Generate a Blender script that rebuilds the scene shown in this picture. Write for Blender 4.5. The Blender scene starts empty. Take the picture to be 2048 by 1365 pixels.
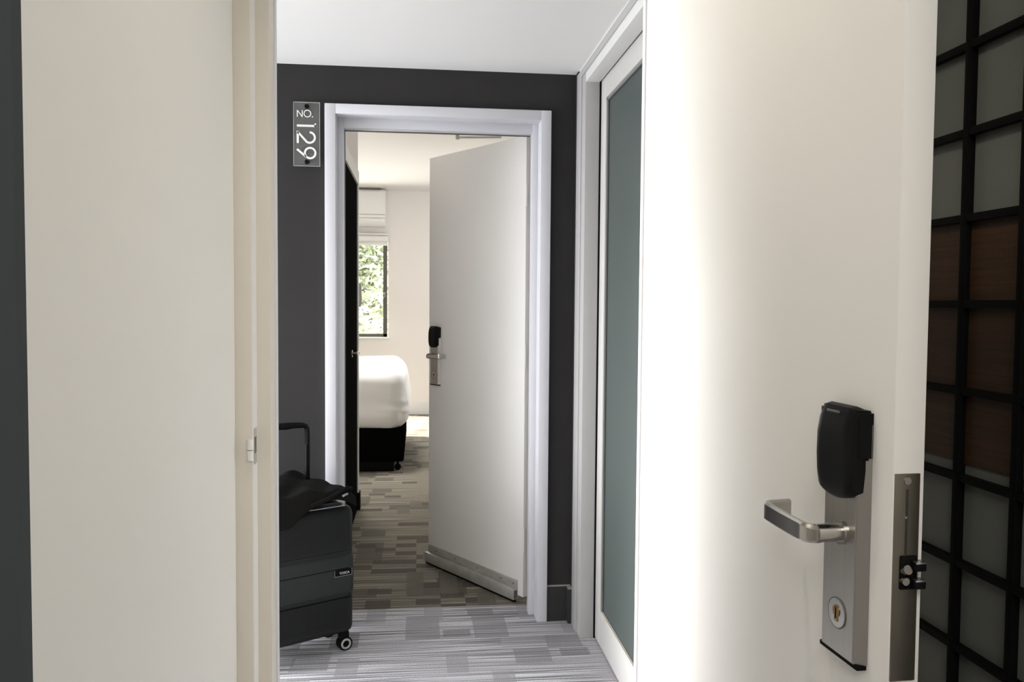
import bpy, bmesh, math, random
from mathutils import Vector, Matrix, noise
random.seed(7)
SC = bpy.context.scene
COL = SC.collection
PI = math.pi

# ------------------------------------------------------------------ camera
cd = bpy.data.cameras.new('camera'); cam = bpy.data.objects.new('camera', cd); COL.objects.link(cam)
yaw, pitch, roll = math.radians(6.387), math.radians(2.513), math.radians(0.438)
f = Vector((math.sin(yaw)*math.cos(pitch), math.cos(yaw)*math.cos(pitch), -math.sin(pitch)))
r = Vector((math.cos(yaw), -math.sin(yaw), 0)); u = r.cross(f)
r2 = r*math.cos(roll)+u*math.sin(roll); u2 = -r*math.sin(roll)+u*math.cos(roll)
M = Matrix((r2, u2, -f)).transposed().to_4x4(); M.translation = Vector((0, 0, 1.32))
cam.matrix_world = M
cd.sensor_width = 36; cd.lens = 1663.9/2048*36; cd.clip_start = 0.02; cd.clip_end = 200
SC.camera = cam

# ------------------------------------------------------------------ world, sun, lights, exposure
W = bpy.data.worlds.new('world'); SC.world = W; W.use_nodes = True
bg = W.node_tree.nodes['Background']; bg.inputs[0].default_value = (0.80, 0.90, 1.0, 1); bg.inputs[1].default_value = 4.5
SC.view_settings.view_transform = 'Standard'; SC.view_settings.look = 'None'
SC.view_settings.gamma = 1; SC.view_settings.exposure = 0.0; SC.view_settings.use_curve_mapping = False
sd = bpy.data.lights.new('sun', 'SUN'); sun = bpy.data.objects.new('sun', sd); COL.objects.link(sun)
sd.energy = 34; sd.angle = math.radians(2.5); sd.color = (1, .95, .86)
sun.location = (10, 0, 10); sun.rotation_euler = Vector((-.72, .22, -.6)).to_track_quat('-Z', 'Y').to_euler()
def area(name, loc, direction, sx, sy, power, color, spread=180):
    l = bpy.data.lights.new(name, 'AREA'); o = bpy.data.objects.new(name, l); COL.objects.link(o)
    l.shape = 'RECTANGLE'; l.size = sx; l.size_y = sy; l.energy = power; l.color = color; l.spread = math.radians(spread)
    o.location = loc; o.rotation_euler = Vector(direction).to_track_quat('-Z', 'Z').to_euler()
    return o
# daylight through the corridor's end window, the bedroom's windows; near-room lamps; added unseen fills
area('corridor_window_daylight', (-2.55, 2.74, .98), (1, 0, -.20), .95, 1.86, 65, (0.985, 0.985, 1.0), 140)
area('near_door_beam', (-2.42, 2.80, .80), (2.9, -1.35, -.03), .48, 1.30, 21, (1.0, 0.995, .985), 60)  # unseen beam added to brighten the hinge side of the near door
area('bedroom_window_daylight', (1.93, 8.2, 1.65), (-1, -.35, -.2), 1.4, 1.3, 26, (1.0, .96, .90))
area('bedroom_back_window_daylight', (-1.1, 9.90, 1.45), (0, -1, -.3), 1.2, 1.0, 80, (1.0, .98, .94))
area('bed_fill_light', (-.6, 6.7, 2.6), (0, 0, -1), .6, .6, 33, (1.0, .98, .95), 120)  # unseen fill added to lift the bed
area('frosted_pane_fill', (1.92, 2.5, .45), (-1, 0, 0), 1.4, .6, 16, (1, 1, .97))  # added behind the frosted pane to brighten its lower part
area('bedroom_door_fill', (-.22, 4.0, 2.6), (0, 0, -1), .15, .15, 2.2, (1.0, .97, .93))  # small added fill for the half-open bedroom door
area('near_room_lamp', (.0, -.7, 2.4), (0, 0, -1), 1.3, 1.3, 35, (1.0, .965, .91))
area('near_entry_downlight', (.12, 1.12, 2.57), (.14, 0, -1), .10, .10, 3.2, (1.0, .92, .78), 110)

# ------------------------------------------------------------------ materials
def mat(name, col, rough=.6, metal=0, spec=.5, bump=None, var=None, coat=0):
    m = bpy.data.materials.new(name); m.use_nodes = True; nt = m.node_tree; b = nt.nodes['Principled BSDF']
    b.inputs['Base Color'].default_value = (*col, 1); b.inputs['Roughness'].default_value = rough
    b.inputs['Metallic'].default_value = metal; b.inputs['Specular IOR Level'].default_value = spec
    if coat: b.inputs['Coat Weight'].default_value = coat; b.inputs['Coat Roughness'].default_value = .35
    tc = nt.nodes.new('ShaderNodeTexCoord')
    if var:      # (scale vector, amount)
        mp = nt.nodes.new('ShaderNodeMapping'); mp.inputs['Scale'].default_value = var[0]
        n = nt.nodes.new('ShaderNodeTexNoise'); n.inputs['Scale'].default_value = 1; n.inputs['Detail'].default_value = 4
        mr = nt.nodes.new('ShaderNodeMapRange'); mr.inputs[1].default_value = .25; mr.inputs[2].default_value = .75
        mr.inputs[3].default_value = 1-var[1]; mr.inputs[4].default_value = 1+var[1]
        mx = nt.nodes.new('ShaderNodeVectorMath'); mx.operation = 'SCALE'; mx.inputs[0].default_value = col
        nt.links.new(tc.outputs['Object'], mp.inputs[0]); nt.links.new(mp.outputs[0], n.inputs['Vector'])
        nt.links.new(n.outputs[0], mr.inputs[0]); nt.links.new(mr.outputs[0], mx.inputs['Scale'])
        nt.links.new(mx.outputs[0], b.inputs['Base Color'])
    if bump:     # (scale, strength)
        n2 = nt.nodes.new('ShaderNodeTexNoise'); n2.inputs['Scale'].default_value = bump[0]; n2.inputs['Detail'].default_value = 3
        bp = nt.nodes.new('ShaderNodeBump'); bp.inputs['Strength'].default_value = bump[1]; bp.inputs['Distance'].default_value = .002
        nt.links.new(tc.outputs['Object'], n2.inputs['Vector']); nt.links.new(n2.outputs[0], bp.inputs['Height'])
        nt.links.new(bp.outputs[0], b.inputs['Normal'])
    return m
M_ceil = mat('white_ceiling_paint', (.85, .83, .81), .9, bump=(60, .1))
M_dark = mat('charcoal_wall_paint', (.036, .034, .0345), .85, spec=.15, bump=(90, .25), var=((5, 5, 5), .06))
M_darktrim = mat('charcoal_gloss_trim', (.034, .033, .034), .45, spec=.25)
M_frame = mat('white_gloss_frame', (.66, .655, .69), .45, bump=(30, .08))
M_white = mat('white_satin_paint', (.74, .73, .71), .5, bump=(30, .06))
M_case_shade = mat('shaded_white_casing', (.45, .44, .435), .5)  # white trim paint darkened to carry the casing's shade
M_slide = mat('sliding_door_lacquer', (.60, .585, .56), .5)
M_cream = mat('cream_frame_paint', (.66, .62, .55), .5)
M_door = mat('satin_white_door', (.78, .765, .73), .5, bump=(25, .05), var=((2, 2, .6), .012))
M_room = mat('warm_white_wall', (.77, .725, .69), .85, bump=(70, .1))
M_roomc = mat('warm_white_ceiling', (.66, .64, .61), .9)
M_nearwall = mat('near_room_wall', (.72, .70, .66), .8)
M_steel = mat('brushed_steel', (.44, .42, .385), .36, 1, var=((120, 4, 4), .05))
M_steel2 = mat('satin_nickel', (.50, .48, .45), .22, 1)
M_plated = mat('dull_bronze_steel', (.20, .185, .155), .42, 1, var=((30, 30, 8), .15))
M_black = mat('black_plastic', (.004, .004, .0045), .45, spec=.13)
M_blackm = mat('black_matt', (.004, .004, .004), .7, spec=.1)
M_blackdoor = mat('black_door_laminate', (.010, .010, .009), .8, spec=0)
M_alu = mat('dull_aluminium', (.47, .46, .43), .45, .6, var=((20, 4, 20), .12))
M_brass = mat('aged_brass', (.30, .20, .08), .35, 1)
M_case = mat('charcoal_case_shell', (.012, .013, .013), .45, spec=.3, bump=(300, .25))
M_case2 = mat('charcoal_case_band', (.020, .0225, .0225), .42, spec=.35, bump=(260, .2))
M_cloth = mat('black_jacket_cloth', (.010, .0095, .009), .9, spec=.1, bump=(400, .5))
M_duvet = mat('white_cotton', (.86, .85, .825), .9, bump=(12, .35))
M_base = mat('black_bed_fabric', (.003, .003, .003), .9, spec=0, bump=(200, .3))
M_acw = mat('white_appliance_plastic', (.76, .745, .72), .45)
M_grey = mat('grey_trim', (.22, .22, .21), .5)
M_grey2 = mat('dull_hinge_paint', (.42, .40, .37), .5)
M_bar = mat('black_lattice_timber', (.005, .005, .005), .6, spec=.08)
M_panelg = mat('smoky_translucent_panel', (.19, .20, .18), .42, var=((3, 3, 3), .12), bump=(90, .15))
M_wood = mat('woven_brown_veneer', (.060, .028, .012), .55, var=((25, 6, 160), .35), bump=(150, .4))
M_winf = mat('dark_bronze_window_frame', (.10, .097, .082), .5)
M_rubber = mat('grey_wheel_plastic', (.36, .36, .35), .4)
M_leaf = mat('pale_green_leaf', (.52, .55, .38), .6)
M_leaf2 = mat('olive_leaf', (.46, .49, .33), .6)
M_bark = mat('brown_bark', (.20, .15, .10), .9)
M_soil = mat('garden_soil', (.35, .33, .22), .95)
M_letter = mat('white_letter_vinyl', (.86, .84, .80), .5)
M_chrome = mat('silver_zip', (.55, .55, .55), .3, 1)

def glass(name, col=(1, 1, 1), rough=0.0, trans=.9):
    m = bpy.data.materials.new(name); m.use_nodes = True; nt = m.node_tree
    for n in list(nt.nodes): nt.nodes.remove(n)
    o = nt.nodes.new('ShaderNodeOutputMaterial'); t = nt.nodes.new('ShaderNodeBsdfTransparent'); g = nt.nodes.new('ShaderNodeBsdfGlossy')
    mx = nt.nodes.new('ShaderNodeMixShader'); t.inputs[0].default_value = (*col, 1); g.inputs['Roughness'].default_value = rough
    mx.inputs[0].default_value = 1-trans
    nt.links.new(t.outputs[0], mx.inputs[1]); nt.links.new(g.outputs[0], mx.inputs[2]); nt.links.new(mx.outputs[0], o.inputs[0])
    return m
M_glass = glass('clear_window_glass', (.97, .98, .97), .0, .94)
M_acr = bpy.data.materials.new('clear_acrylic'); M_acr.use_nodes = True
_nt = M_acr.node_tree; _b = _nt.nodes['Principled BSDF']; _t = _nt.nodes.new('ShaderNodeBsdfTransparent'); _m = _nt.nodes.new('ShaderNodeMixShader')
_b.inputs['Base Color'].default_value = (.30, .30, .29, 1); _b.inputs['Roughness'].default_value = .25
_m.inputs[0].default_value = .22; _nt.links.new(_t.outputs[0], _m.inputs[1]); _nt.links.new(_b.outputs[0], _m.inputs[2])
_nt.links.new(_m.outputs[0], _nt.nodes['Material Output'].inputs[0])
M_acredge = mat('acrylic_cut_edge', (.55, .56, .55), .3)
# frosted glass: rough dielectric film letting some light through
M_frost = bpy.data.materials.new('frosted_glass'); M_frost.use_nodes = True
_nt = M_frost.node_tree; _b = _nt.nodes['Principled BSDF']; _t = _nt.nodes.new('ShaderNodeBsdfTranslucent'); _m = _nt.nodes.new('ShaderNodeMixShader')
_b.inputs['Base Color'].default_value = (.115, .135, .128, 1); _b.inputs['Roughness'].default_value = .42
_t.inputs[0].default_value = (.35, .42, .40, 1)
_m.inputs[0].default_value = .35; _nt.links.new(_b.outputs[0], _m.inputs[1]); _nt.links.new(_t.outputs[0], _m.inputs[2])
_nt.links.new(_m.outputs[0], _nt.nodes['Material Output'].inputs[0])

def carpet(name, base, dark, light, seed, pf):
    th_ = .05 if pf > .8 else .01
    m = bpy.data.materials.new(name); m.use_nodes = True; nt = m.node_tree; N = nt.nodes; L = nt.links; b = N['Principled BSDF']
    b.inputs['Roughness'].default_value = .95; b.inputs['Specular IOR Level'].default_value = .1
    tc = N.new('ShaderNodeTexCoord')
    def mapping(scale, loc=(0, 0, 0)):
        mp = N.new('ShaderNodeMapping'); mp.inputs['Scale'].default_value = scale; mp.inputs['Location'].default_value = loc
        L.new(tc.outputs['Object'], mp.inputs[0]); return mp.outputs[0]
    def cells(scale, loc, thr):
        fl = N.new('ShaderNodeVectorMath'); fl.operation = 'FLOOR'; L.new(mapping(scale, loc), fl.inputs[0])
        wn = N.new('ShaderNodeTexWhiteNoise'); wn.noise_dimensions = '3D'; L.new(fl.outputs[0], wn.inputs['Vector'])
        gt = N.new('ShaderNodeMath'); gt.operation = 'GREATER_THAN'; gt.inputs[1].default_value = thr; L.new(wn.outputs['Value'], gt.inputs[0])
        return gt.outputs[0]
    def mixc(fac, a, bb, fm=1.0):
        mx = N.new('ShaderNodeMix'); mx.data_type = 'RGBA'
        if fm != 1.0:
            ml = N.new('ShaderNodeMath'); ml.operation = 'MULTIPLY'; ml.inputs[1].default_value = fm; L.new(fac, ml.inputs[0]); fac = ml.outputs[0]
        L.new(fac, mx.inputs[0])
        for k, v in ((6, a), (7, bb)):
            if isinstance(v, tuple): mx.inputs[k].default_value = (*v, 1)
            else: L.new(v, mx.inputs[k])
        return mx.outputs[2]
    # streaks of yarn running along X
    st = N.new('ShaderNodeTexNoise'); st.inputs['Scale'].default_value = 1; st.inputs['Detail'].default_value = 2
    L.new(mapping((1.5, 150, 1), (seed, 0, 0)), st.inputs['Vector'])
    cr = N.new('ShaderNodeMapRange'); cr.inputs[1].default_value = .42; cr.inputs[2].default_value = .60; L.new(st.outputs[0], cr.inputs[0])
    c = mixc(cr.outputs[0], dark, light)
    # rows break up in long cells that are smoother
    c = mixc(cells((3.1, 9.5, 1), (seed, .3, 0), .60), c, base, .45)
    c = mixc(cells((7.3, 8.1, 1), (.37+seed, .8, 0), .88-th_), c, tuple(v*.58 for v in base), pf)
    c = mixc(cells((9.1, 13.7, 1), (.1, .45+seed, 0), .92-th_), c, tuple(v*.45 for v in base), pf)
    c = mixc(cells((12.5, 6.1, 1), (.7, .15+seed, 0), .95-th_), c, tuple(v*.75 for v in base), pf)
    fz = N.new('ShaderNodeTexNoise'); fz.inputs['Scale'].default_value = 330; fz.inputs['Detail'].default_value = 1; L.new(tc.outputs['Object'], fz.inputs['Vector'])
    fm = N.new('ShaderNodeMapRange'); fm.inputs[1].default_value = .3; fm.inputs[2].default_value = .7; fm.inputs[3].default_value = .62; fm.inputs[4].default_value = 1.38
    L.new(fz.outputs[0], fm.inputs[0])
    sc = N.new('ShaderNodeVectorMath'); sc.operation = 'SCALE'; L.new(c, sc.inputs[0]); L.new(fm.outputs[0], sc.inputs['Scale'])
    L.new(sc.outputs[0], b.inputs['Base Color'])
    bp = N.new('ShaderNodeBump'); bp.inputs['Strength'].default_value = .6; bp.inputs['Distance'].default_value = .003
    L.new(st.outputs[0], bp.inputs['Height']); L.new(bp.outputs[0], b.inputs['Normal'])
    return m
M_carpet1 = carpet('blue_grey_striped_carpet', (.40, .39, .41), (.17, .166, .18), (.68, .665, .69), 0, .62)
M_carpet2 = carpet('brown_grey_striped_carpet', (.19, .172, .14), (.085, .076, .060), (.30, .27, .22), 4, .85)

# ------------------------------------------------------------------ mesh helpers
def addbox(bm, a, b, bev=0, seg=2):
    x0, y0, z0 = a; x1, y1, z1 = b
    x0, x1 = sorted((x0, x1)); y0, y1 = sorted((y0, y1)); z0, z1 = sorted((z0, z1))
    t = bmesh.new()
    v = [t.verts.new(p) for p in ((x0, y0, z0), (x1, y0, z0), (x1, y1, z0), (x0, y1, z0), (x0, y0, z1), (x1, y0, z1), (x1, y1, z1), (x0, y1, z1))]
    for q in ((3, 2, 1, 0), (4, 5, 6, 7), (0, 1, 5, 4), (1, 2, 6, 5), (2, 3, 7, 6), (3, 0, 4, 7)): t.faces.new([v[i] for i in q])
    if bev: bmesh.ops.bevel(t, geom=t.edges[:], offset=bev, segments=seg, affect='EDGES', profile=.5)
    merge(bm, t); return bm
def merge(bm, t):
    me = bpy.data.meshes.new('tmp'); t.to_mesh(me); t.free(); bm.from_mesh(me); bpy.data.meshes.remove(me)
def addcyl(bm, p0, p1, r0, r1=None, n=24, caps=True):
    r1 = r0 if r1 is None else r1; p0 = Vector(p0); p1 = Vector(p1); d = (p1-p0).normalized()
    a = d.orthogonal().normalized(); b = d.cross(a)
    A = [bm.verts.new(p0+(a*math.cos(2*PI*i/n)+b*math.sin(2*PI*i/n))*r0) for i in range(n)]
    B = [bm.verts.new(p1+(a*math.cos(2*PI*i/n)+b*math.sin(2*PI*i/n))*r1) for i in range(n)]
    for i in range(n): bm.faces.new((A[i], A[(i+1) % n], B[(i+1) % n], B[i]))
    if caps: bm.faces.new(A[::-1]); bm.faces.new(B)
    return bm
def sweep(bm, pts, up, hw, hh, taper=None, bev=.25):
    """flat bar swept along pts; section is a chamfered rectangle hw (sideways) x hh (along up)"""
    pts = [Vector(p) for p in pts]; up = Vector(up); rings = []
    for i, p in enumerate(pts):
        d = (pts[min(i+1, len(pts)-1)]-pts[max(i-1, 0)]).normalized(); s = d.cross(up).normalized(); uu = s.cross(d).normalized()
        k = taper[i] if taper else 1; a = hw*(k if not isinstance(k, tuple) else k[0]); c = hh*(k if not isinstance(k, tuple) else k[1]); e = min(a, c)*bev*2
        sec = [(a, c-e), (a-e, c), (-a+e, c), (-a, c-e), (-a, -c+e), (-a+e, -c), (a-e, -c), (a, -c+e)]
        rings.append([bm.verts.new(p+s*x+uu*y) for x, y in sec])
    for A, B in zip(rings, rings[1:]):
        for i in range(8): bm.faces.new((A[i], A[(i+1) % 8], B[(i+1) % 8], B[i]))
    bm.faces.new(rings[0][::-1]); bm.faces.new(rings[-1]); return bm
def tube(bm, pts, rad, n=12):
    pts = [Vector(p) for p in pts]; rings = []; prev = None
    for i, p in enumerate(pts):
        d = (pts[min(i+1, len(pts)-1)]-pts[max(i-1, 0)]).normalized()
        a = d.orthogonal().normalized() if prev is None else (prev-d*prev.dot(d)).normalized()
        prev = a; b = d.cross(a)
        rings.append([bm.verts.new(p+(a*math.cos(2*PI*k/n)+b*math.sin(2*PI*k/n))*rad) for k in range(n)])
    for A, B in zip(rings, rings[1:]):
        for k in range(n): bm.faces.new((A[k], A[(k+1) % n], B[(k+1) % n], B[k]))
    bm.faces.new(rings[0][::-1]); bm.faces.new(rings[-1]); return bm
def prism(bm, poly, axis, a, b):
    """extrude 2-D polygon along axis from a to b"""
    def P(q, h): 
        return {0: (h, q[0], q[1]), 1: (q[0], h, q[1]), 2: (q[0], q[1], h)}[axis]
    A = [bm.verts.new(P(q, a)) for q in poly]; B = [bm.verts.new(P(q, b)) for q in poly]; n = len(poly)
    for i in range(n): bm.faces.new((A[i], A[(i+1) % n], B[(i+1) % n], B[i]))
    bm.faces.new(A[::-1]); bm.faces.new(B); return bm
def obj(name, bm, m, parent=None, label=None, smooth=False, kind=None):
    bmesh.ops.recalc_face_normals(bm, faces=bm.faces[:])
    me = bpy.data.meshes.new(name); bm.to_mesh(me); bm.free()
    for q in (m if isinstance(m, list) else [m]): me.materials.append(q)
    if smooth:
        for p in me.polygons: p.use_smooth = True
        try: me.set_sharp_from_angle(angle=math.radians(38))
        except Exception: pass
    o = bpy.data.objects.new(name, me); COL.objects.link(o)
    if parent: o.parent = parent
    if label: o['label'] = label
    if kind: o['kind'] = kind
    return o
def box(name, a, b, m, parent=None, bev=0, label=None, kind=None): return obj(name, addbox(bmesh.new(), a, b, bev), m, parent, label, smooth=bool(bev), kind=kind)
def tag(o, label, cat, group=None, kind=None):
    o['label'] = label; o['category'] = cat
    if group: o['group'] = group
    if kind: o['kind'] = kind
    return o
def thing(name, loc, rz, label, cat, group=None, kind=None):
    o = bpy.data.objects.new(name, None); COL.objects.link(o); o.location = loc; o.rotation_euler = (0, 0, rz); o.empty_display_size = .05
    return tag(o, label, cat, group, kind)
def struct(name, boxes, m, label, cat):
    bm = bmesh.new()
    for a, b in boxes: addbox(bm, a, b)
    return tag(obj(name, bm, m), label, cat, kind='structure')

# ------------------------------------------------------------------ the setting
D = 3.395
struct('floor', [((-2.6, -2.6, -.12), (2.1, 3.580, 0))], M_carpet1, 'blue-grey striped carpet of the corridor with darker woven rectangles', 'floor')
struct('floor_bedroom', [((-3.0, 3.580, -.12), (2.1, 10.1, 0))], M_carpet2, 'brown-grey striped carpet with dark rectangles beyond the open door', 'floor')
struct('ceiling', [((-2.7, 1.61, 2.26), (2.1, 3.50, 2.36))], M_ceil, 'low white ceiling over the corridor', 'ceiling')
struct('ceiling_bedroom', [((-3.1, 3.50, 2.65), (2.2, 10.1, 2.75))], M_roomc, 'warm white ceiling inside the bedroom', 'ceiling')
struct('ceiling_near', [((-2.1, -2.6, 2.6), (1.3, 1.66, 2.7))], M_ceil, 'ceiling of the near room above the camera', 'ceiling')
# charcoal wall with the doorway of the bedroom
struct('wall_far', [((-2.7, D, 0), (-.365, 3.55, 2.75)), ((.525, D, 0), (.70, 3.55, 2.75)), ((-.365, D, 2.10), (.525, 3.55, 2.75)),
                    ((.635, 3.343, 0), (.70, 3.41, 2.26))],
       M_dark, 'charcoal painted wall around the open bedroom door', 'wall')
struct('baseboard_far', [((-2.5, D-.016, 0), (-.3735, D, .146)), ((.533, D-.016, 0), (.632, D, .146)), ((.616, 3.345, 0), (.635, D-.016, .143))],
       M_darktrim, 'charcoal skirting board at the foot of the dark wall', 'baseboard')
struct('baseboard_far_highlight', [((.534, D-.0165, .1462), (.632, D-.0005, .1485)), ((.6155, 3.346, .1432), (.6345, D-.017, .1455))], M_grey2, 'thin pale strip painting a highlight along the top of the charcoal skirting', 'baseboard')  # pale strip drawn in as the skirting's highlight
# corridor right wall, opened for the sliding door
struct('wall_right', [((.70, 3.20, 0), (.82, 3.55, 2.26)), ((.640, 1.71, 2.235), (.82, 3.343, 2.26)), ((.76, 1.71, 2.20), (.82, 3.20, 2.24)), ((.645, 1.61, 0), (.82, 1.76, 2.26))], M_white,
       'white wall carrying the sliding door on the right of the corridor', 'wall')
t = thing('trim_1', (.635, 3.2, 0), 0, 'white stepped architrave around the frosted sliding door', 'door frame', kind='structure')
def tbox(nm, a, b, m, p, bev=.0): 
    L = p.location; return box(nm, Vector(a)-L, Vector(b)-L, m, p, bev)
tbox('casing', (.635, 3.19, 0), (.6905, 3.343, 2.235), M_case_shade, t, .002)
tbox('casing_bead', (.630, 3.255, 0), (.636, 3.343, 2.242), M_case_shade, t, .001)
tbox('head_casing', (.635, 1.72, 2.178), (.6905, 3.19, 2.235), M_white, t, .002)
tbox('head_bead', (.630, 1.72, 2.214), (.636, 3.255, 2.242), M_case_shade, t, .001)
tbox('head_lining', (.698, 1.76, 2.196), (.765, 3.20, 2.215), M_white, t)
# corridor left end with window
struct('wall_left', [((-2.7, 1.61, 2.0), (-2.6, D, 2.36)), ((-2.7, 1.61, 0), (-2.6, 2.2, 2.0)), ((-2.7, 3.28, 0), (-2.6, D, 2.0))],
       M_white, 'white end wall of the corridor out of frame on the left', 'wall')
# near wall (between near room and corridor), with the doorway
struct('wall_near', [((-2.1, 1.61, 0), (-.345, 1.71, 2.7)), ((.525, 1.61, 0), (1.2, 1.71, 2.7)), ((-.345, 1.61, 2.10), (.525, 1.71, 2.7))],
       M_nearwall, 'wall around the near doorway', 'wall')
t = thing('trim_2', (-.312, 1.66, 0), 0, 'cream rebated door jamb left of the near doorway with a painted hinge', 'door frame', kind='structure')
tbox('jamb_face', (-.3445, 1.606, 0), (-.312, 1.652, 2.09), M_cream, t, .002)
tbox('stop', (-.345, 1.650, 0), (-.285, 1.700, 2.09), M_cream, t, .0015)
tbox('jamb_bead', (-.345, 1.700, 0), (-.2875, 1.708, 2.09), M_cream, t, .001)
tbox('outer_casing', (-.372, 1.708, 0), (-.2835, 1.728, 2.13), M_frame, t, .002)
tbox('lit_rebate_strip', (-.3125, 1.6065, 0), (-.3112, 1.6515, 2.09), M_white, t)  # paler strip puts the corridor light on the rebate into colour
h = tbox('hinge', (-.3115, 1.614, 1.012), (-.3100, 1.640, 1.080), M_grey2, t)
bm = bmesh.new(); addcyl(bm, (-.0035, 1.603-1.66, 1.022), (-.0035, 1.603-1.66, 1.041), .0058, n=16); addcyl(bm, (-.0035, 1.603-1.66, 1.0425), (-.0035, 1.603-1.66, 1.061), .0058, n=16)
obj('knuckle', bm, M_white, h, smooth=True)
box('screw_slot', (.0015, 1.616-1.66, 1.033), (.0028, 1.630-1.66, 1.064), M_winf, h)
t = thing('trim_3', (.465, 1.66, 0), 0, 'white door jamb right of the near doorway beside the open door', 'door frame', kind='structure')
tbox('stop', (.465, 1.650, 0), (.526, 1.700, 2.09), M_white, t, .0015)
tbox('jamb_bead', (.467, 1.700, 0), (.526, 1.708, 2.09), M_cream, t, .001)
tbox('outer_casing', (.4635, 1.708, 0), (.552, 1.728, 2.13), M_frame, t, .002)
tbox('jamb_face', (.495, 1.606, 0), (.526, 1.652, 2.09), M_white, t, .002)
tbox('head', (-.345, 1.61, 2.055), (.526, 1.72, 2.101), M_white, t, .002)
# side wall of the near room's entry: white side with a dark grey end
struct('wall_side', [((-.372, .775, 0), (-.3436, 1.61, 2.6))], M_door, 'plain off-white entry side wall filling the left of the view', 'wall')
struct('trim_4', [((-.366, .757, 0), (-.3434, .7755, 2.6))], mat('slate_edge_paint', (.052, .060, .063), .7, spec=.1), 'slate grey edge strip of the entry side wall at far left', 'trim')
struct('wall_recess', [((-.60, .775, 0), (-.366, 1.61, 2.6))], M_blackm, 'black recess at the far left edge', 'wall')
# shell of the near room
struct('wall_near_room', [((-2.1, -2.6, 0), (-2.0, 1.66, 2.7)), ((-2.1, -2.7, 0), (1.3, -2.6, 2.7)), ((1.03, -2.6, 0), (1.13, 1.66, 2.7))], M_nearwall, 'walls of the near room around the camera', 'wall')
# bathroom behind the frosted glass
struct('wall_bathroom', [((2.0, 1.6, 0), (2.1, 3.6, 2.4)), ((.82, 1.60, 0), (2.0, 1.71, 2.4)), ((.70, 3.50, 0), (2.0, 3.60, 2.4))], M_nearwall, 'dim walls behind the frosted sliding door', 'wall')
# bedroom shell
struct('wall_bedroom_left', [((-.50, 3.55, 0), (-.392, 4.45, 2.65)), ((-.50, 5.345, 0), (-.388, 5.40, 2.65)), ((-.50, 4.45, 2.152), (-.388, 5.345, 2.65)), ((-3.0, 5.30, 0), (-.50, 5.40, 2.65))],
       M_room, 'cream wall above the black door inside the bedroom entry', 'wall')
struct('trim_5', [((-.50, 4.45, 2.067), (-.380, 5.400, 2.150)), ((-.50, 5.342, .11), (-.382, 5.402, 2.067))], M_white, 'white architrave over and beside the black door in the bedroom entry', 'door frame')
struct('baseboard_bedroom_left', [((-.395, 5.335, 0), (-.372, 5.415, .11)), ((-1.6, 5.40, 0), (-.395, 5.415, .11))], M_blackm, 'black skirting at the wall corner beyond the black door', 'baseboard')
struct('wall_bedroom_outer', [((-3.1, 5.30, 0), (-3.0, 10.1, 2.75)), ((2.0, 3.5, 0), (2.1, 7.6, 2.75)), ((2.0, 9.2, 0), (2.1, 10.1, 2.75)), ((2.0, 7.6, 0), (2.1, 9.2, .95)), ((2.0, 7.6, 2.35), (2.1, 9.2, 2.75))],
       M_room, 'side walls of the bedroom with a window on the right', 'wall')
B = 9.964
struct('wall_bedroom_back', [((-3.1, B, 0), (-1.62, B+.14, 2.75)), ((-.365, B, 0), (2.1, B+.14, 2.75)), ((-1.62, B, 0), (-.365, B+.14, .912)), ((-1.62, B, 2.13), (-.365, B+.14, 2.75))],
       M_room, 'warm cream back wall of the bedroom with the window', 'wall')
struct('baseboard_bedroom_back', [((-3.0, B-.015, 0), (2.0, B, .150))], M_white, 'white skirting board along the bedroom back wall', 'baseboard')

# window in the back wall
w = thing('window_1', (-.99, B, .912), 0, 'dark-framed bedroom window looking onto pale green trees', 'window', kind='structure')
bm = bmesh.new()
addbox(bm, (-.63, -.002, .012), (.615, .05, .052), .003); addbox(bm, (-.63, -.002, 1.14), (.615, .05, 1.18), .003)
addbox(bm, (.567, -.002, .012), (.615, .05, 1.18), .003); addbox(bm, (-.63, -.002, .012), (-.582, .05, 1.18), .003)
obj('window_frame', bm, M_winf, w, smooth=True)
box('sash_stile', (.285, .0, .05), (.31, .04, 1.14), M_winf, w) if False else None
box('pane', (-.585, .02, .05), (.57, .026, 1.142), M_glass, w)
bm = bmesh.new(); addcyl(bm, (.585, -.003, .53), (.585, -.012, .53), .011, n=12); addbox(bm, (.582, -.014, .48), (.592, -.008, .53), .002)
obj('latch', bm, M_steel2, w, 'small silver latch' and None, True)
box('sill', (-.645, -.018, -.012), (.635, .05, .012), M_white, w, .003)
rb = thing('roller_blind', (-.99, B-.05, 2.0), 0, 'white roller blind rolled up at the top of the bedroom window', 'blind')
bm = bmesh.new(); addcyl(bm, (-.64, .0, .085), (.628, .0, .085), .035, n=24); obj('roll', bm, M_acw, rb, smooth=True)
box('cassette', (-.65, -.045, .122), (.635, .046, .137), M_white, rb, .004)
box('hem_bar', (-.63, .012, .0), (.615, .026, .030), M_acw, rb, .004)
box('blind_cloth', (-.63, .018, .03), (.615, .022, .085), M_acw, rb)
# window in bedroom's right wall (out of frame, lets the sun in)
w2 = thing('window_2', (2.0, 8.4, .95), 0, 'bedroom side window out of frame that lets the sunlight in', 'window', kind='structure')
bm = bmesh.new()
for a, b in (((.02, -.8, 0), (.07, .8, .05)), ((.02, -.8, 1.35), (.07, .8, 1.40)), ((.02, -.8, 0), (.07, -.75, 1.4)), ((.02, .75, 0), (.07, .8, 1.4))): addbox(bm, a, b)
obj('window_frame', bm, M_winf, w2)
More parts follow.
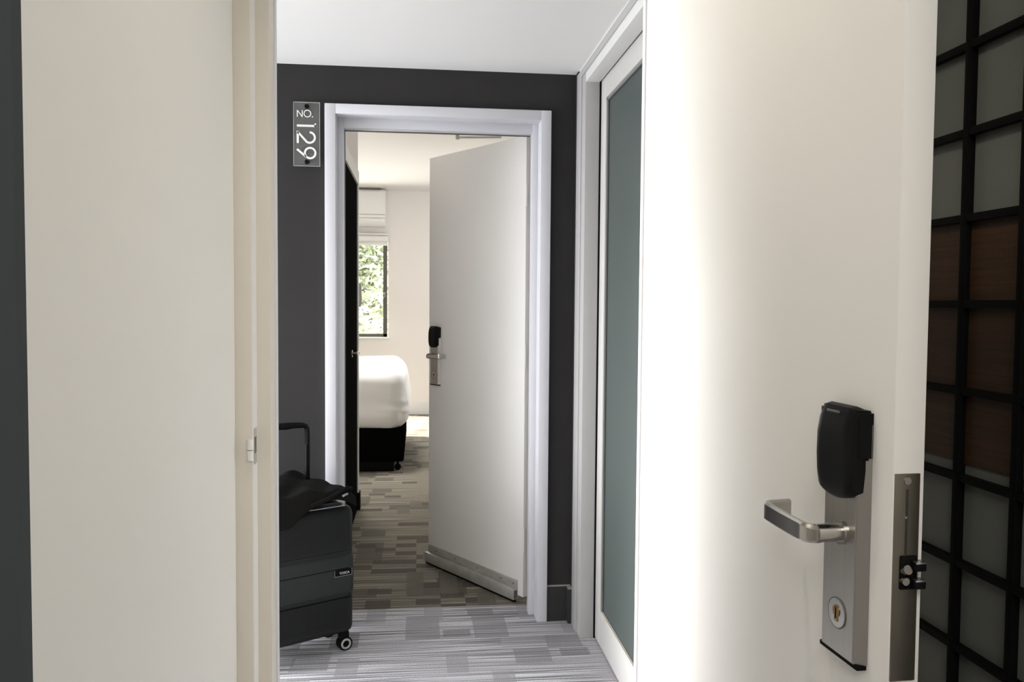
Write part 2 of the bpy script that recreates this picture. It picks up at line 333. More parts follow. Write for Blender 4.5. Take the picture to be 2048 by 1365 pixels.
# corridor end window frame
w3 = thing('window_3', (-2.65, 2.74, .0), 0, 'tall corridor end window out of frame on the left', 'window', kind='structure')
bm = bmesh.new()
for a, b in (((-.02, -.54, 0), (.02, .54, .05)), ((-.02, -.54, 1.95), (.02, .54, 2.0)), ((-.02, -.54, 0), (.02, -.49, 2.0)), ((-.02, .49, 0), (.02, .54, 2.0))): addbox(bm, a, b)
obj('window_frame', bm, M_frame, w3)

# ------------------------------------------------------------------ frame of the bedroom door
t = thing('trim_6', (.08, D, 0), 0, 'white stepped frame around the open bedroom door', 'door frame', kind='structure')
def fbox(nm, bs, m, p, bev=.0015):
    bm = bmesh.new(); L = p.location
    for a, b in bs: addbox(bm, Vector(a)-L, Vector(b)-L, bev)
    return obj(nm, bm, m, p, smooth=True)
fbox('jamb', [((-.372, 3.372, 0), (-.330, 3.56, 2.107))], M_frame, t)
fbox('jamb', [((.490, 3.372, 0), (.532, 3.56, 2.107))], M_frame, t)
fbox('frame_head', [((-.330, 3.372, 2.068), (.490, 3.56, 2.107))], M_frame, t)
fbox('stop', [((-.331, 3.455, 0), (-.306, 3.505, 2.069))], M_frame, t)
fbox('stop', [((.465, 3.455, 0), (.491, 3.505, 2.069))], M_frame, t)
fbox('head_stop', [((-.306, 3.455, 2.030), (.465, 3.505, 2.069))], M_frame, t)
fbox('door_seal', [((-.310, 3.504, 0), (-.303, 3.511, 2.034)), ((-.303, 3.504, 2.026), (.462, 3.511, 2.034))], M_winf, t, 0)
box('strike_plate', (-.330-.08, 3.512-D, 1.02), (-.328-.08, 3.55-D, 1.12), M_steel2, t)

# ------------------------------------------------------------------ lock set shared by both hotel doors
def arc(c, r0, a0, a1, n): return [(c[0]+r0*math.cos(a0+(a1-a0)*i/n), c[1]+r0*math.sin(a0+(a1-a0)*i/n)) for i in range(n+1)]
def lockset(parent, u0, s=1, z0=.921, latch_up=True):
    """local frame: +x along the leaf towards the hinge, -y out of the face (s=1), z up; u0 = near edge of plate"""
    Y = lambda v: -v*s
    bm = bmesh.new()
    w0, w1 = u0, u0+.082
    prism(bm, [(w0, Y(0)), (w0+.0085, Y(.0135)), (w1-.0085, Y(.0135)), (w1, Y(0))], 2, z0, 1.192)
    bmesh.ops.bevel(bm, geom=bm.edges[:], offset=.0012, segments=2, affect='EDGES')
    pl = obj('lock_plate', bm, M_steel, parent, 'brushed steel lock plate', True)
    box('end_cap', (w0+.002, Y(0), z0-.005), (w1-.002, Y(.012), z0+.0005), M_blackm, pl, .001)
    # card reader: curved black cover; wide upper body and longer front tongue
    bm = bmesh.new()
    prof = [(z, v) for z, v in ((1.207, .004), (1.210, .012), (1.208, .019), (1.196, .0245), (1.175, .027), (1.15, .0275), (1.13, .0265), (1.116, .0245), (1.112, .021), (1.112, .012))]
    nx = 14; rows = []
    x0, x1 = w0-.002+.006, w1-.006
    for j in range(nx+1):
        k = j/nx; x = x0+(x1-x0)*k; e = abs(k-.5)*2
        drop = .008*(1-e**2.2)              # bottom edge sags in the middle
        hi = .006*max(0, e-.75)/.25
        row = []
        for i, (z, v) in enumerate(prof):
            zz = z-(drop if i >= 6 else drop*.5*(i == 5)) - (hi if i < 4 else 0) + (hi*.6 if i >= 7 else 0)
            row.append(bm.verts.new((x, Y(v-(.0035*max(0, e-.8)/.2)), zz)))
        rows.append(row)
    for A, Bq in zip(rows, rows[1:]):
        for i in range(len(A)-1): bm.faces.new((A[i], A[i+1], Bq[i+1], Bq[i]))
        bm.faces.new((A[-1], A[0], Bq[0], Bq[-1]))
    bm.faces.new(rows[0]); bm.faces.new(rows[-1][::-1])
    rd = obj('card_reader', bm, M_black, parent, 'black plastic card reader cover', True)
    bm = bmesh.new(); prism(bm, [(w0-.002, Y(0)), (w0+.004, Y(.018)), (w0+.010, Y(.021)), (w1-.010, Y(.021)), (w1-.004, Y(.018)), (w1+.002, Y(0))], 2, 1.151, 1.2065)
    bmesh.ops.bevel(bm, geom=[e for e in bm.edges], offset=.003, segments=2, affect='EDGES')
    obj('reader_body', bm, M_black, rd, smooth=True)
    box('card_slot', (w0+.027, Y(.0245), 1.2005), (w0+.052, Y(.0268), 1.2035), M_winf, rd, .0008)
    # keyhole
    bm = bmesh.new(); addcyl(bm, (w0+.041, Y(.012), .968), (w0+.041, Y(.0146), .968), .0165, n=32)
    kh = obj('cylinder_cover', bm, M_steel2, parent, None, True)
    bm = bmesh.new(); tube(bm, [(w0+.041+.0172*math.cos(a), Y(.0140), .968+.0172*math.sin(a)) for a in [i*PI/16 for i in range(33)]], .0009, 6)
    obj('cover_ring', bm, M_winf, kh, smooth=True)
    bm = bmesh.new(); addcyl(bm, (w0+.041, Y(.013), .9705), (w0+.041, Y(.0156), .9705), .0068, n=20); addbox(bm, (w0+.037, Y(.013), .958), (w0+.045, Y(.0154), .970), .001)
    obj('key_cylinder', bm, M_brass, kh, smooth=True)
    box('key_slot', (w0+.0402, Y(.0150), .962), (w0+.0418, Y(.0161), .975), M_blackm, kh)
    # lever
    cx, cz = w0+.034, 1.064
    bm = bmesh.new(); addcyl(bm, (cx, Y(.010), cz), (cx, Y(.019), cz), .0145, .0138, n=28)
    rs = obj('rose', bm, M_steel2, parent, None, True)
    bm = bmesh.new(); addcyl(bm, (cx, Y(.019), cz), (cx, Y(.047), cz), .0105, n=28)
    pts = [(cx, Y(.035), cz), (cx, Y(.042), cz-.0005)]
    for i in range(1, 9):
        a = i/8*PI/2; pts.append((cx+.016*(1-math.cos(a)), Y(.042+.014*math.sin(a)), cz-.001))
    for i in range(1, 7): pts.append((cx+.016+.080*i/6, Y(.056+.001*math.sin(i/6*PI)), cz-.001+.002*i/6))
    for i in range(1, 6):
        a = i/5*PI/2*.95; pts.append((cx+.096+.012*math.sin(a), Y(.056-.012*(1-math.cos(a))), cz+.001))
    for i in range(1, 4): pts.append((cx+.108+.001*i, Y(.044-.008*i), cz+.001))
    tp = [(1.9, .85)]*2+[(1.9-.9*i/8, .85+.15*i/8) for i in range(1, 9)]+[(1, 1)]*(len(pts)-10)
    sweep(bm, pts, (0, 0, 1), .0042, .0115, tp, .3)
    obj('lever', bm, M_steel2, rs, 'satin lever handle', True)
    return pl

# near door: leaf swung open towards the camera on the right
ang = math.radians(90+3.2)
near = thing('door_1', (.4975, .82, 0), ang, 'off-white door open on the right with steel lock plate and lever', 'door', kind='structure')
box('door_leaf', (0, -.036, .012), (.79, 0, 2.04), M_door, near, .0012)
# the visible face is +y in this frame (left), so build the lock with s=-1
lockset(near, .036, s=-1)
E1 = box('edge_plate', (-.0016, -.0305, .9215), (.001, -.0015, 1.1445), M_plated, near, .0004, 'dull steel lock plate on the door edge')
bm = bmesh.new(); addcyl(bm, (-.0028, -.0155, 1.137), (0, -.0155, 1.137), .0040, n=16); obj('screw', bm, M_steel2, E1, None, True)
bm = bmesh.new(); addcyl(bm, (-.0024, -.0145, 1.098), (0, -.0145, 1.098), .0014, n=10); obj('screw', bm, M_steel2, E1, None, True)
box('slot', (-.0022, -.0170, 1.058), (0, -.0145, 1.128), mat('dark_slot', (.03, .028, .024), .6), E1)
LT = box('latch_block', (-.004, -.028, 1.021), (.004, -.009, 1.057), M_blackm, near, .001, 'black latch bolt block')
for zz in (1.0475, 1.0285):
    box('latch_bolt', (-.013, -.033, zz-.005), (-.002, -.020, zz+.005), M_black, LT, .0015)
    box('bolt_face', (-.0135, -.0325, zz+.003), (-.006, -.0205, zz+.0052), M_chrome, LT, .0006)
bm = bmesh.new(); addcyl(bm, (-.001, -.014, 1.040), (-.009, -.014, 1.044), .005, n=12); addcyl(bm, (-.001, -.013, 1.031), (-.008, -.013, 1.031), .0042, n=12); obj('latch_roller', bm, M_steel2, LT, None, True)
# far side furniture
bm = bmesh.new(); addcyl(bm, (.045, -.036, .920), (.045, -.052, .920), .014, .012, 20); obj('inner_knob', bm, M_black, near, None, True)
for zz in (.28, 1.06, 1.82):
    bm = bmesh.new(); addcyl(bm, (.795, -.038, zz-.04), (.795, -.038, zz+.04), .006, n=12); addbox(bm, (.7895, -.034, zz-.05), (.7925, -.002, zz+.05)); obj('hinge', bm, M_steel2, near, None, True)

# bedroom door: leaf swung inwards
dx, dy = .051-.456, 4.20-3.57
a2 = math.atan2(dy, dx)
far = thing('door_2', (.051, 4.20, 0), a2+PI, 'off-white bedroom door standing half open beyond the white frame', 'door', kind='structure')
L2 = math.hypot(dx, dy)
box('door_leaf', (0, 0, .035), (L2, .038, 2.045), M_door, far, .0012)
lockset(far, .024, s=1)
SB = box('bottom_seal', (.004, -.026, .018), (L2-.035, 0, .066), M_alu, far, .002, 'dull aluminium drop seal')
box('seal_flange', (.004, -.005, .066), (L2-.035, 0, .102), M_alu, SB, .001)
box('seal_gasket', (.002, -.018, .006), (L2-.040, -.006, .018), M_blackm, SB)
box('end_plug', (L2-.0352, -.022, .024), (L2-.0340, -.004, .060), M_winf, SB)
for uu in (.08, .24, .42, .60, .69):
    bm = bmesh.new(); addcyl(bm, (uu, -.004, .084), (uu, -.0065, .084), .0035, n=10); obj('screw', bm, M_steel2, SB, None, True)
for zz in (.29, 1.10, 1.79):
    bm = bmesh.new(); addcyl(bm, (L2+.006, -.004, zz-.05), (L2+.006, -.004, zz+.05), .006, n=12); addbox(bm, (L2+.0002, .0, zz-.05), (L2+.002, .035, zz+.05)); obj('hinge', bm, M_door, far, None, True)
# closer arm from the soffit down to the back of the leaf (world -> local through the empty's matrix)
bpy.context.view_layer.update()
inv = far.matrix_world.inverted()
bm = bmesh.new(); P0 = inv @ Vector((.163, 3.640, 2.041)); P1 = inv @ Vector((.350, 3.600, 2.039))
sweep(bm, [P0, P0.lerp(P1, .5), P1], (0, 0, 1), .008, .003); addcyl(bm, P0+Vector((0, 0, -.008)), P0+Vector((0, 0, .012)), .008, n=14)
ca = obj('closer_arm', bm, M_alu, far, 'steel door closer arm', True)

# sliding frosted door
sl = thing('door_3', (.6965, 2.45, 0), 0, 'white-framed frosted glass sliding door on the right of the corridor', 'door', kind='structure')
o_ = Vector((.694, 2.45, 0))
def sb(nm, a, b, m, bev=.0015, lab=None): return box(nm, Vector(a)-o_, Vector(b)-o_, m, sl, bev, lab)
sb('stile', (.694, 3.105, .006), (.728, 3.187, 2.190), M_slide)
sb('stile', (.694, 1.765, .006), (.728, 1.850, 2.190), M_slide)
sb('top_rail', (.694, 1.850, 2.100), (.728, 3.105, 2.190), M_slide)
sb('bottom_rail', (.694, 1.850, .006), (.728, 3.105, .132), M_slide)
bm = bmesh.new()
for a, b in (((.6975, 3.094, .132), (.703, 3.106, 2.10)), ((.6975, 1.849, .132), (.703, 1.861, 2.10)), ((.6975, 1.85, 2.089), (.703, 3.106, 2.101))): addbox(bm, Vector(a)-o_, Vector(b)-o_)
obj('glazing_bead', bm, M_grey, sl, 'dark grey glazing bead')
sb('glazing_bead', (.696, 1.85, .130), (.704, 3.106, .140), M_cream, 0, 'cream bottom bead')
sb('pane', (.706, 1.845, .128), (.714, 3.11, 2.104), M_frost, 0, 'grey-green frosted pane')
struct('shadow_strip', [((.6915, 3.1885, 0), (.765, 3.1995, 2.196)), ((.6915, 1.76, 2.1905), (.765, 3.1995, 2.1955))], M_blackm, 'black strip painting the shadow in the gap beside the sliding door', 'trim')  # black fill painting the shade inside the gap

# black door in the bedroom entry
bd = thing('door_4', (-.39, 4.9, 0), 0, 'black flush door just inside the bedroom on the left', 'door', kind='structure')
box('door_leaf', (-.04, -.45, .0), (.0, .442, 2.067), M_blackdoor, bd, .001)
bm = bmesh.new(); addcyl(bm, (0, .0, 1.028), (.034, .0, 1.028), .009, n=16); addcyl(bm, (0, 0, 1.028), (.006, 0, 1.028), .022, n=20)
sweep(bm, [(.030, .0, 1.028), (.036, .015, 1.028), (.037, .10, 1.028)], (0, 0, 1), .005, .009); 
obj('door_handle', bm, M_steel2, bd, 'silver lever handle', True)

# ------------------------------------------------------------------ room number sign
sg = thing('room_sign', (-.441, D, 1.9835), 0, 'clear acrylic sign reading NO. 129 beside the bedroom door', 'sign')
PXM = .102/53.0
def sp(x, y): return ((x-614.5)*PXM, -(y-270.5)*PXM)
box('sign_plate', (-.051, -.022, -.1245), (.051, -.017, .1245), M_acr, sg)
bm = bmesh.new()
for a, b in (((-.0512, -.0222, -.1247), (-.0500, -.0168, .1247)), ((.0500, -.0222, -.1247), (.0512, -.0168, .1247)), ((-.0512, -.0222, .1236), (.0512, -.0168, .1248)), ((-.0512, -.0222, -.1248), (.0512, -.0168, -.1236))): addbox(bm, a, b)
obj('plate_edge', bm, M_acredge, sg, 'bright cut edge')
for y in (214.5, 327):
    X, Z = sp(615, y); bm = bmesh.new(); addcyl(bm, (X, 0, Z), (X, -.026, Z), .0088, n=20); obj('standoff_bolt', bm, M_blackm, sg, 'black standoff bolt', True)
def stroke(bm, pts, w, closed=False, y0=-.0222, y1=-.0236):
    P = [Vector(sp(*q)) for q in pts]; n = len(P); L_, R_ = [], []
    for i, p in enumerate(P):
        if closed: a, b = P[(i-1) % n], P[(i+1) % n]
        else: a, b = P[max(i-1, 0)], P[min(i+1, n-1)]
        d = (b-a).normalized(); nn = Vector((-d.y, d.x))*w/2
        if not closed and 0 < i < n-1:
            d1 = (P[i]-P[i-1]).normalized(); c = max(.5, d.dot(d1)); nn = nn/c
        L_.append([bm.verts.new((q.x, yy, q.y)) for q in (p+nn,) for yy in (y0, y1)]); R_.append([bm.verts.new((q.x, yy, q.y)) for q in (p-nn,) for yy in (y0, y1)])
    rng = range(n if closed else n-1)
    for i in rng:
        j = (i+1) % n
        bm.faces.new((L_[i][1], L_[j][1], R_[j][1], R_[i][1])); bm.faces.new((L_[i][0], R_[i][0], R_[j][0], L_[j][0]))
        bm.faces.new((L_[i][0], L_[j][0], L_[j][1], L_[i][1])); bm.faces.new((R_[i][0], R_[i][1], R_[j][1], R_[j][0]))
    if not closed:
        for i in (0, n-1): bm.faces.new((L_[i][0], L_[i][1], R_[i][1], R_[i][0]))
def circ(cx, cy, r0, a0=0, a1=360, n=28): return [(cx+r0*math.cos(math.radians(a0+(a1-a0)*i/n)), cy+r0*math.sin(math.radians(a0+(a1-a0)*i/n))) for i in range(n+1)]
bm = bmesh.new(); wt = 1.7*PXM
stroke(bm, [(596, 236), (596, 223)], wt); stroke(bm, [(596, 222.5), (606, 236)], wt); stroke(bm, [(606, 236), (606, 222.5)], wt)
stroke(bm, circ(616.2, 229, 6.8)[:-1], wt, True)
stroke(bm, circ(626.2, 235.2, .7, n=8)[:-1], 1.3*PXM, True)
obj('word_no', bm, M_letter, sg, 'white letters NO.')
wt = 4.3*PXM
bm = bmesh.new(); stroke(bm, [(595, 253.7), (633.3, 253.7)], wt); stroke(bm, [(631.8, 255.6), (631.8, 248.5)], 3.4*PXM); obj('digit_one', bm, M_letter, sg, 'white numeral 1 turned sideways')
bm = bmesh.new(); stroke(bm, [(596.8, 289), (596.8, 264.5)], wt)
c2 = circ(620.3, 277.3, 10.6, -88, 120, 30)
stroke(bm, [(596, 266.5)]+[(600, 270.0)]+c2[::-1][0:1]+c2[::-1][1:], wt*.93); obj('digit_two', bm, M_letter, sg, 'white numeral 2 turned sideways')
bm = bmesh.new(); stroke(bm, circ(621.5, 308.7, 10.6)[:-1], wt*.93, True); stroke(bm, [(595.2, 301.3), (613.5, 316.6)], wt*.93); obj('digit_nine', bm, M_letter, sg, 'white numeral 9 turned sideways')

# ------------------------------------------------------------------ lattice screen on the right wall of the near room
ls = thing('lattice_screen', (1.0, 1.20, 0), 0, 'black square lattice screen with smoky panels and a brown woven band behind the open door', 'screen')
ys = [1.599-1.20, 1.447-1.20] + [1.447-1.20-.152*k for k in range(1, 9)]
zs = [1.803+.1595*k for k in range(4, 0, -1)] + [1.803, 1.644, 1.486, 1.327, 1.165, 1.003, .842, .683] + [.683-.16*k for k in range(1, 5)]
bh = .0072
for y in ys: box('upright_bar', (0, y-bh, .02), (.016, y+bh, zs[0]+bh), M_bar, ls, .0008)
for z in zs: box('cross_bar', (.001, ys[-1]-bh, z-bh), (.015, ys[0]+bh, z+bh), M_bar, ls, .0008)
for yi in range(len(ys)-1):
    for zi in range(len(zs)-1):
        za, zb = zs[zi], zs[zi+1]; ya, yb = ys[yi], ys[yi+1]
        mid = (za+zb)/2; brown = 1.01 < mid < 1.48
        box('panel', (.0165, yb+.001, zb+.001), (.0200, ya-.001, za-.001), M_panelg, ls)
        if brown:
            zlo = zb if zi != 8 else zb
            lo = zb+.001 if zb > 1.05 else zb+.026
            box('veneer_panel', (.0135, yb+.003, lo), (.0163, ya-.003, za-.001), M_wood, ls, 0, 'brown woven veneer panel')
box('backing_board', (.0205, ys[-1]-.01, .01), (.028, ys[0]+.009, zs[0]+.012), M_bar, ls)

# ------------------------------------------------------------------ suitcase by the wall
Cx, Cy = -.262, 3.148; th = math.radians(59.6)
ax = math.atan2(math.cos(th), math.sin(th))       # local +x runs along the face to the right
case = thing('suitcase', (Cx, Cy, 0), ax, 'charcoal hard-shell cabin suitcase standing against the dark wall', 'suitcase')
X0, X1, Yd = -.375, .028, .215
bm = bmesh.new(); addbox(bm, (X0, 0, .068), (X1, Yd*.49, .558), .032, 6); body = obj('front_shell', bm, M_case, case, None, True)
bm = bmesh.new(); addbox(bm, (X0, Yd*.51, .068), (X1, Yd, .558), .032, 6); obj('back_shell', bm, M_case, case, None, True)
bm = bmesh.new(); addbox(bm, (X0+.004, Yd*.42, .074), (X1-.004, Yd*.58, .552), .02, 4); obj('zip_seam', bm, M_blackm, case, None, True)
bm = bmesh.new(); addbox(bm, (X0-.002, -.0035, .212), (X1+.002, Yd*.43, .388), .030, 5)
bnd = obj('centre_band', bm, M_case2, case, 'smooth raised band around the middle', True)
box('band_groove', (X0+.03, -.0045, .3225), (X1-.028, -.0025, .3255), M_blackm, bnd)
box('band_edge', (X0+.03, -.0052, .3865), (X1-.02, -.0005, .3895), M_case2, bnd, .001)
box('band_edge', (X0+.03, -.0045, .2105), (X1-.02, -.0005, .2135), M_blackm, bnd, .0005)
bm = bmesh.new()
k = .402
while k < .540: addbox(bm, (X0+.035, -.0014, k), (X1-.032, .002, k+.0022)); k += .0052
obj('upper_ribs', bm, M_case, body, None, False, 'stuff')
bm = bmesh.new()
k = X0+.04
while k < X1-.032: addbox(bm, (k, -.0014, .10), (k+.0022, .002, .205)); k += .0055
obj('lower_ribs', bm, M_case, body, None, False, 'stuff')
bg_ = box('badge', (-.058, -.0062, .298), (.0105, -.0030, .3215), M_blackm, case, .0008, 'small badge reading TOSCA')
bm = bmesh.new()
for a, b in (((-.059, -.0068, .2972), (.0115, -.0058, .2984)), ((-.059, -.0068, .2972), (-.058, -.0058, .3215)), ((.0105, -.0068, .2972), (.0115, -.0058, .3215))): addbox(bm, a, b)
obj('badge_rim', bm, M_chrome, bg_)
tc_ = bpy.data.curves.new('badge_text', 'FONT'); tc_.body = 'TOSCA'; tc_.size = .0125; tc_.extrude = .0003
to = bpy.data.objects.new('badge_text', tc_); COL.objects.link(to); bpy.context.view_layer.update()
me = bpy.data.meshes.new_from_object(to.evaluated_get(bpy.context.evaluated_depsgraph_get())); COL.objects.unlink(to); bpy.data.objects.remove(to)
me.transform(Matrix.Translation((-.040, -.0068, .3045)) @ Matrix.Rotation(PI/2, 4, 'X')); me.materials.clear(); me.materials.append(M_letter)
to = bpy.data.objects.new('lettering', me); COL.objects.link(to); to.parent = bg_
box('top_rail', (X0+.10, .010, .5565), (X1-.035, .020, .5605), M_chrome, case, .0015, 'silver line along the top edge')
def wheel(x, y):
    bm = bmesh.new(); addbox(bm, (x-.020, y-.016, .040), (x+.016, y+.020, .075), .008, 3)
    hs = obj('wheel_housing', bm, M_blackm, case, None, True)
    for s in (-1, 1):
        bm = bmesh.new(); yy = y+s*.010
        bm2 = []
        for (r0, r1, y0, y1) in ((.0265, .0265, -.007, .007),): addcyl(bm, (x, yy+y0, .0265), (x, yy+y1, .0265), r0, r1, 28)
        whl = obj('wheel', bm, M_blackm, case, None, True)
        bm = bmesh.new(); tube(bm, [(x+.0165*math.cos(a), yy+s*.0072, .0265+.0165*math.sin(a)) for a in [i*PI/12 for i in range(25)]], .0042, 8)
        obj('wheel_ring', bm, M_rubber, whl, 'pale grey wheel ring', True)
for x, y in ((-.004, .030), (X0+.045, .030), (-.004, Yd-.030), (X0+.045, Yd-.030)): wheel(x, y)
# telescopic handle
hx0, hx1, hy = -.265, -.088, .175
bm = bmesh.new()
for x in (hx0, hx1): addbox(bm, (x-.0085, hy-.006, .55), (x+.0085, hy+.006, .805), .003)
hd = obj('handle_tubes', bm, M_black, case, 'black telescopic handle tubes', True)
bm = bmesh.new()
g = [(hx1, hy, .775), (hx1, hy, .825), (hx1-.002, hy, .838), (hx1-.008, hy, .847), (hx1-.018, hy, .851), (hx1-.06, hy, .853), (hx1-.09, hy, .852), (hx0+.06, hy, .853), (hx0+.018, hy, .851), (hx0+.008, hy, .847), (hx0+.002, hy, .838), (hx0, hy, .825), (hx0, hy, .775)]
sweep(bm, g, (0, 1, 0), .0095, .011, [1, 1, 1, 1, 1, 1.15, 1.35, 1.15, 1, 1, 1, 1, 1], .3)
obj('grip', bm, M_black, case, None, True)
box('handle_tag', (hx1-.004, hy-.0078, .786), (hx1+.006, hy-.0060, .802), M_chrome, hd, .0005)

# jacket draped over it
bm = bmesh.new(); NS, NT = 70, 40; S0, S1, T0, T1 = X0-.02, .026, -.030, Yd+.012
G = []
for i in range(NS+1):
    row = []
    for j in range(NT+1):
        s = i/NS; tt = j/NT; x = S0+(S1-S0)*s; y = T0+(T1-T0)*tt
        # crest near the handle, sloping to the right, with folds running outward
        c = .073*math.exp(-((x+.135)/.085)**2)*(.50+.50*tt) + .036*math.exp(-((x+.035)/.06)**2)*(.45+.55*math.sin(PI*min(1, tt*1.05)))
        c += .045*math.exp(-((x+.28)/.10)**2)
        fo = .009*math.sin(9*s+5*tt+1.5*math.sin(5*tt+4*s)) + .006*math.sin(17*s-9*tt) + .016*noise.noise(Vector((x*9, y*7, 1.3)))
        z = .580+c+fo*(.35+.65*min(1, 4*tt))
        if x > -.01: z -= .30*(x+.01)**1.35*2.2
        hang = max(0, (.10-(tt)))/.10
        lowleft = min(1, max(0, (-.10-x)/.14))
        z -= hang*(.022+.085*lowleft+.004*math.sin(9*s))
        y2 = y if tt > .1 else y+.012*hang-.010*lowleft*hang
        z = max(z, .5665) if (tt > .13) else z
        row.append(bm.verts.new((x, y2, z)))
    G.append(row)
for i in range(NS):
    for j in range(NT): bm.faces.new((G[i][j], G[i+1][j], G[i+1][j+1], G[i][j+1]))
R_ = Matrix.Rotation(ax, 4, 'Z')
jk = thing('jacket', (Cx, Cy, 0), ax, 'black jacket crumpled over the top of the suitcase', 'jacket')
bmesh.ops.recalc_face_normals(bm, faces=bm.faces[:])
jb = obj('cloth', bm, M_cloth, jk, None, True)
sm = jb.modifiers.new('solid', 'SOLIDIFY'); sm.thickness = .005; sm.offset = 1
ss = jb.modifiers.new('sub', 'SUBSURF'); ss.levels = 1; ss.render_levels = 1
for p in jb.data.polygons: p.use_smooth = True
bm = bmesh.new(); tube(bm, [(-.16, -.030, .585), (-.10, -.036, .604), (-.05, -.030, .622), (-.005, -.005, .628), (.018, .020, .618), (.026, .045, .600), (.015, .07, .582)], .0085, 10)
obj('rolled_hem', bm, M_cloth, jk, None, True)
bm = bmesh.new(); sweep(bm, [(-.040, -.034, .606), (-.030, -.036, .611), (-.018, -.034, .613)], (0, 0, 1), .0015, .004)
obj('zip_pull', bm, M_chrome, jk, 'silver zip pull', True)

# ------------------------------------------------------------------ bed
bed = thing('bed', (-1.1, 6.53, 0), 0, 'black upholstered bed base on short legs near the bedroom window', 'bed')
bm = bmesh.new(); addbox(bm, (-1.0, .012, .078), (.984, 1.50, .345), .018, 3); obj('base', bm, M_base, bed, None, True)
box('plinth', (-.96, .03, .0), (.905, 1.46, .079), M_blackm, bed, .004)
for y in (.09, 1.40):
    bm = bmesh.new(); addcyl(bm, (.935, y-.012, .026), (.935, y+.012, .026), .026, .026, 16); addcyl(bm, (.935, y, .03), (.935, y, .08), .01, .01, 10); obj('castor', bm, M_blackm, bed, None, True)
bm = bmesh.new(); addbox(bm, (-1.0, .02, .345), (.96, 1.49, .60), .05, 4); obj('mattress', bm, M_duvet, bed, None, True)
bm = bmesh.new(); addbox(bm, (-1.03, -.012, .318), (1.002, 1.53, .828), .13, 8)
bmesh.ops.subdivide_edges(bm, edges=[e for e in bm.edges if e.calc_length() > .12], cuts=18, use_grid_fill=True)
for v in bm.verts:
    p = v.co; d = noise.noise(p*4)*.010+noise.noise(p*11)*.004
    low = max(0, (.55-p.z)/.25); cor = max(0, (p.x-.82)/.16)*max(0, (.25-p.y)/.25)
    fold = .006*math.sin(p.z*85+p.x*18)*cor*max(0, 1-abs(p.z-.48)/.15)
    side = max(0, (p.x-.80)/.2)
    ga = max(0, 1-abs(p.x-.93)/.12)*max(0, 1-abs(p.z-.45)/.2)*(1 if p.y < .15 else 0); v.co.y += .016*math.sin(p.x*70)*ga
    v.co.x += d+fold+side*(.020*math.exp(-((p.z-.48)/.12)**2)-.028*max(0, (p.z-.62)/.2))
    v.co.y -= d*.7+fold+.008*low
    v.co.z += noise.noise(Vector((p.x*3, p.y*3, 5)))*.012*(1 if p.z > .7 else .8 if p.z < .36 else .2)
dv = tag(obj('duvet', bm, M_duvet, None, None, True), 'thick white duvet tucked over the black bed base', 'duvet'); dv.location = (-1.1, 6.53, 0)

# ------------------------------------------------------------------ air conditioner over the window
ac = thing('air_conditioner', (-.99, B, 2.215), 0, 'white wall air conditioner above the bedroom window, just under the ceiling', 'air conditioner')
bm = bmesh.new(); prism(bm, [(0, .09), (-.20, .09), (-.225, .13), (-.225, .395), (-.205, .418), (0, .418)], 0, -.45, .60)
bmesh.ops.bevel(bm, geom=bm.edges[:], offset=.006, segments=2, affect='EDGES'); obj('body', bm, M_acw, ac, None, True)
bm = bmesh.new(); prism(bm, [(0, .0), (-.12, .005), (-.19, .045), (-.205, .088), (0, .088)], 0, -.445, .595); obj('lower_casing', bm, M_acw, ac, None, True)
box('louvre', (-.40, -.206, .048), (.56, -.196, .080), M_white, ac, .003)
box('seam', (-.449, -.2265, .126), (.599, -.2245, .130), M_grey, ac)
box('top_strip', (-.42, -.228, .4185), (.545, -.04, .4345), M_plated, ac, .001, 'grey strip along the top')  # thin grey strip along the top front of the unit

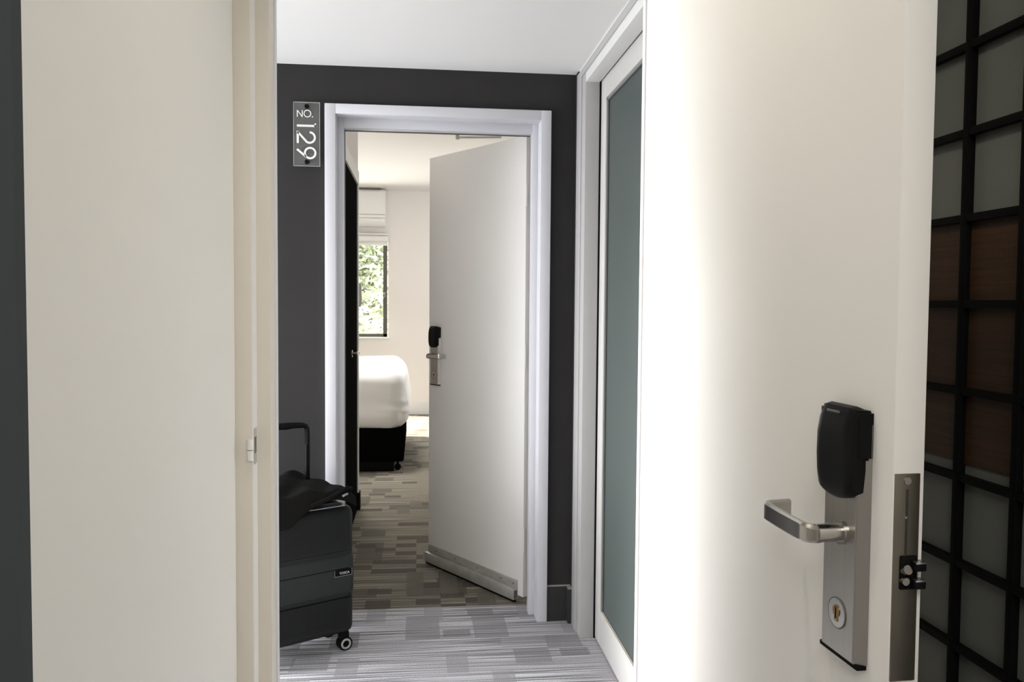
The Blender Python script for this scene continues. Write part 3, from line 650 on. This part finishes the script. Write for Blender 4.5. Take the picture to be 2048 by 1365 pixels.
# small dark fitting by the window
wl = thing('wall_lamp', (-.632, 8.95, 1.405), 0, 'slim dark grey fitting seen edge-on against the window glass', 'wall lamp')
bm = bmesh.new(); prism(bm, [(-.035, -.125), (.018, -.125), (.030, -.06), (.026, .125), (-.002, .125), (-.020, .05)], 1, -.03, .03)
bmesh.ops.bevel(bm, geom=bm.edges[:], offset=.004, segments=2, affect='EDGES'); obj('shade', bm, M_grey, wl, None, True)
bm = bmesh.new(); tube(bm, [(-.01, 0, -.02), (-.3, 0, -.02), (-.6, .3, -.02), (-1.2, 1.0, -.02)], .008, 8); obj('arm', bm, M_grey, wl, None, True)

# ------------------------------------------------------------------ garden outside
struct('ground', [((-14, 10.3, -.6), (8, 26, -.45))], M_soil, 'pale ground outside the bedroom window', 'ground')
def tree(x, y, h, rad, n, mt, label):
    t = thing('tree', (x, y, -.45), 0, label, 'tree', 'trees outside the window')
    bm = bmesh.new(); addcyl(bm, (0, 0, 0), (.1, 0, h*.5), .12, .07, 10); addcyl(bm, (.1, 0, h*.5), (-.25, .1, h*.85), .06, .02, 8); obj('trunk', bm, M_bark, t)
    vs, fs = [], []
    rnd = random.Random(int(x*100+h*10))
    cl = [(rnd.gauss(0, rad*.5), rnd.gauss(0, rad*.4), h*(.18+.80*rnd.random())) for _ in range(34)]
    for k in range(n):
        c = cl[rnd.randrange(len(cl))]; p = Vector((c[0]+rnd.gauss(0, .26), c[1]+rnd.gauss(0, .26), c[2]+rnd.gauss(0, .22)))
        a = Vector((rnd.gauss(0, 1), rnd.gauss(0, 1), rnd.gauss(0, .6))).normalized(); b = a.orthogonal().normalized(); s = .045+.05*rnd.random()
        i = len(vs); vs += [p-a*s, p+b*s*.45, p+a*s, p-b*s*.45]; fs.append((i, i+1, i+2, i+3))
    me = bpy.data.meshes.new('foliage'); me.from_pydata([tuple(v) for v in vs], [], fs); me.materials.append(mt)
    o = bpy.data.objects.new('foliage', me); COL.objects.link(o); o.parent = t; o['kind'] = 'stuff'
tree(-.9, 13.5, 4.4, 1.0, 20000, M_leaf, 'bright green leafy tree close outside the bedroom window')
tree(-1.4, 18.2, 5.4, 1.3, 16000, M_leaf2, 'olive leafy tree behind the bright one outside the window')
tree(3.4, 16.6, 4.6, 1.0, 7000, M_leaf, 'pale leafy tree further right outside the bedroom window')
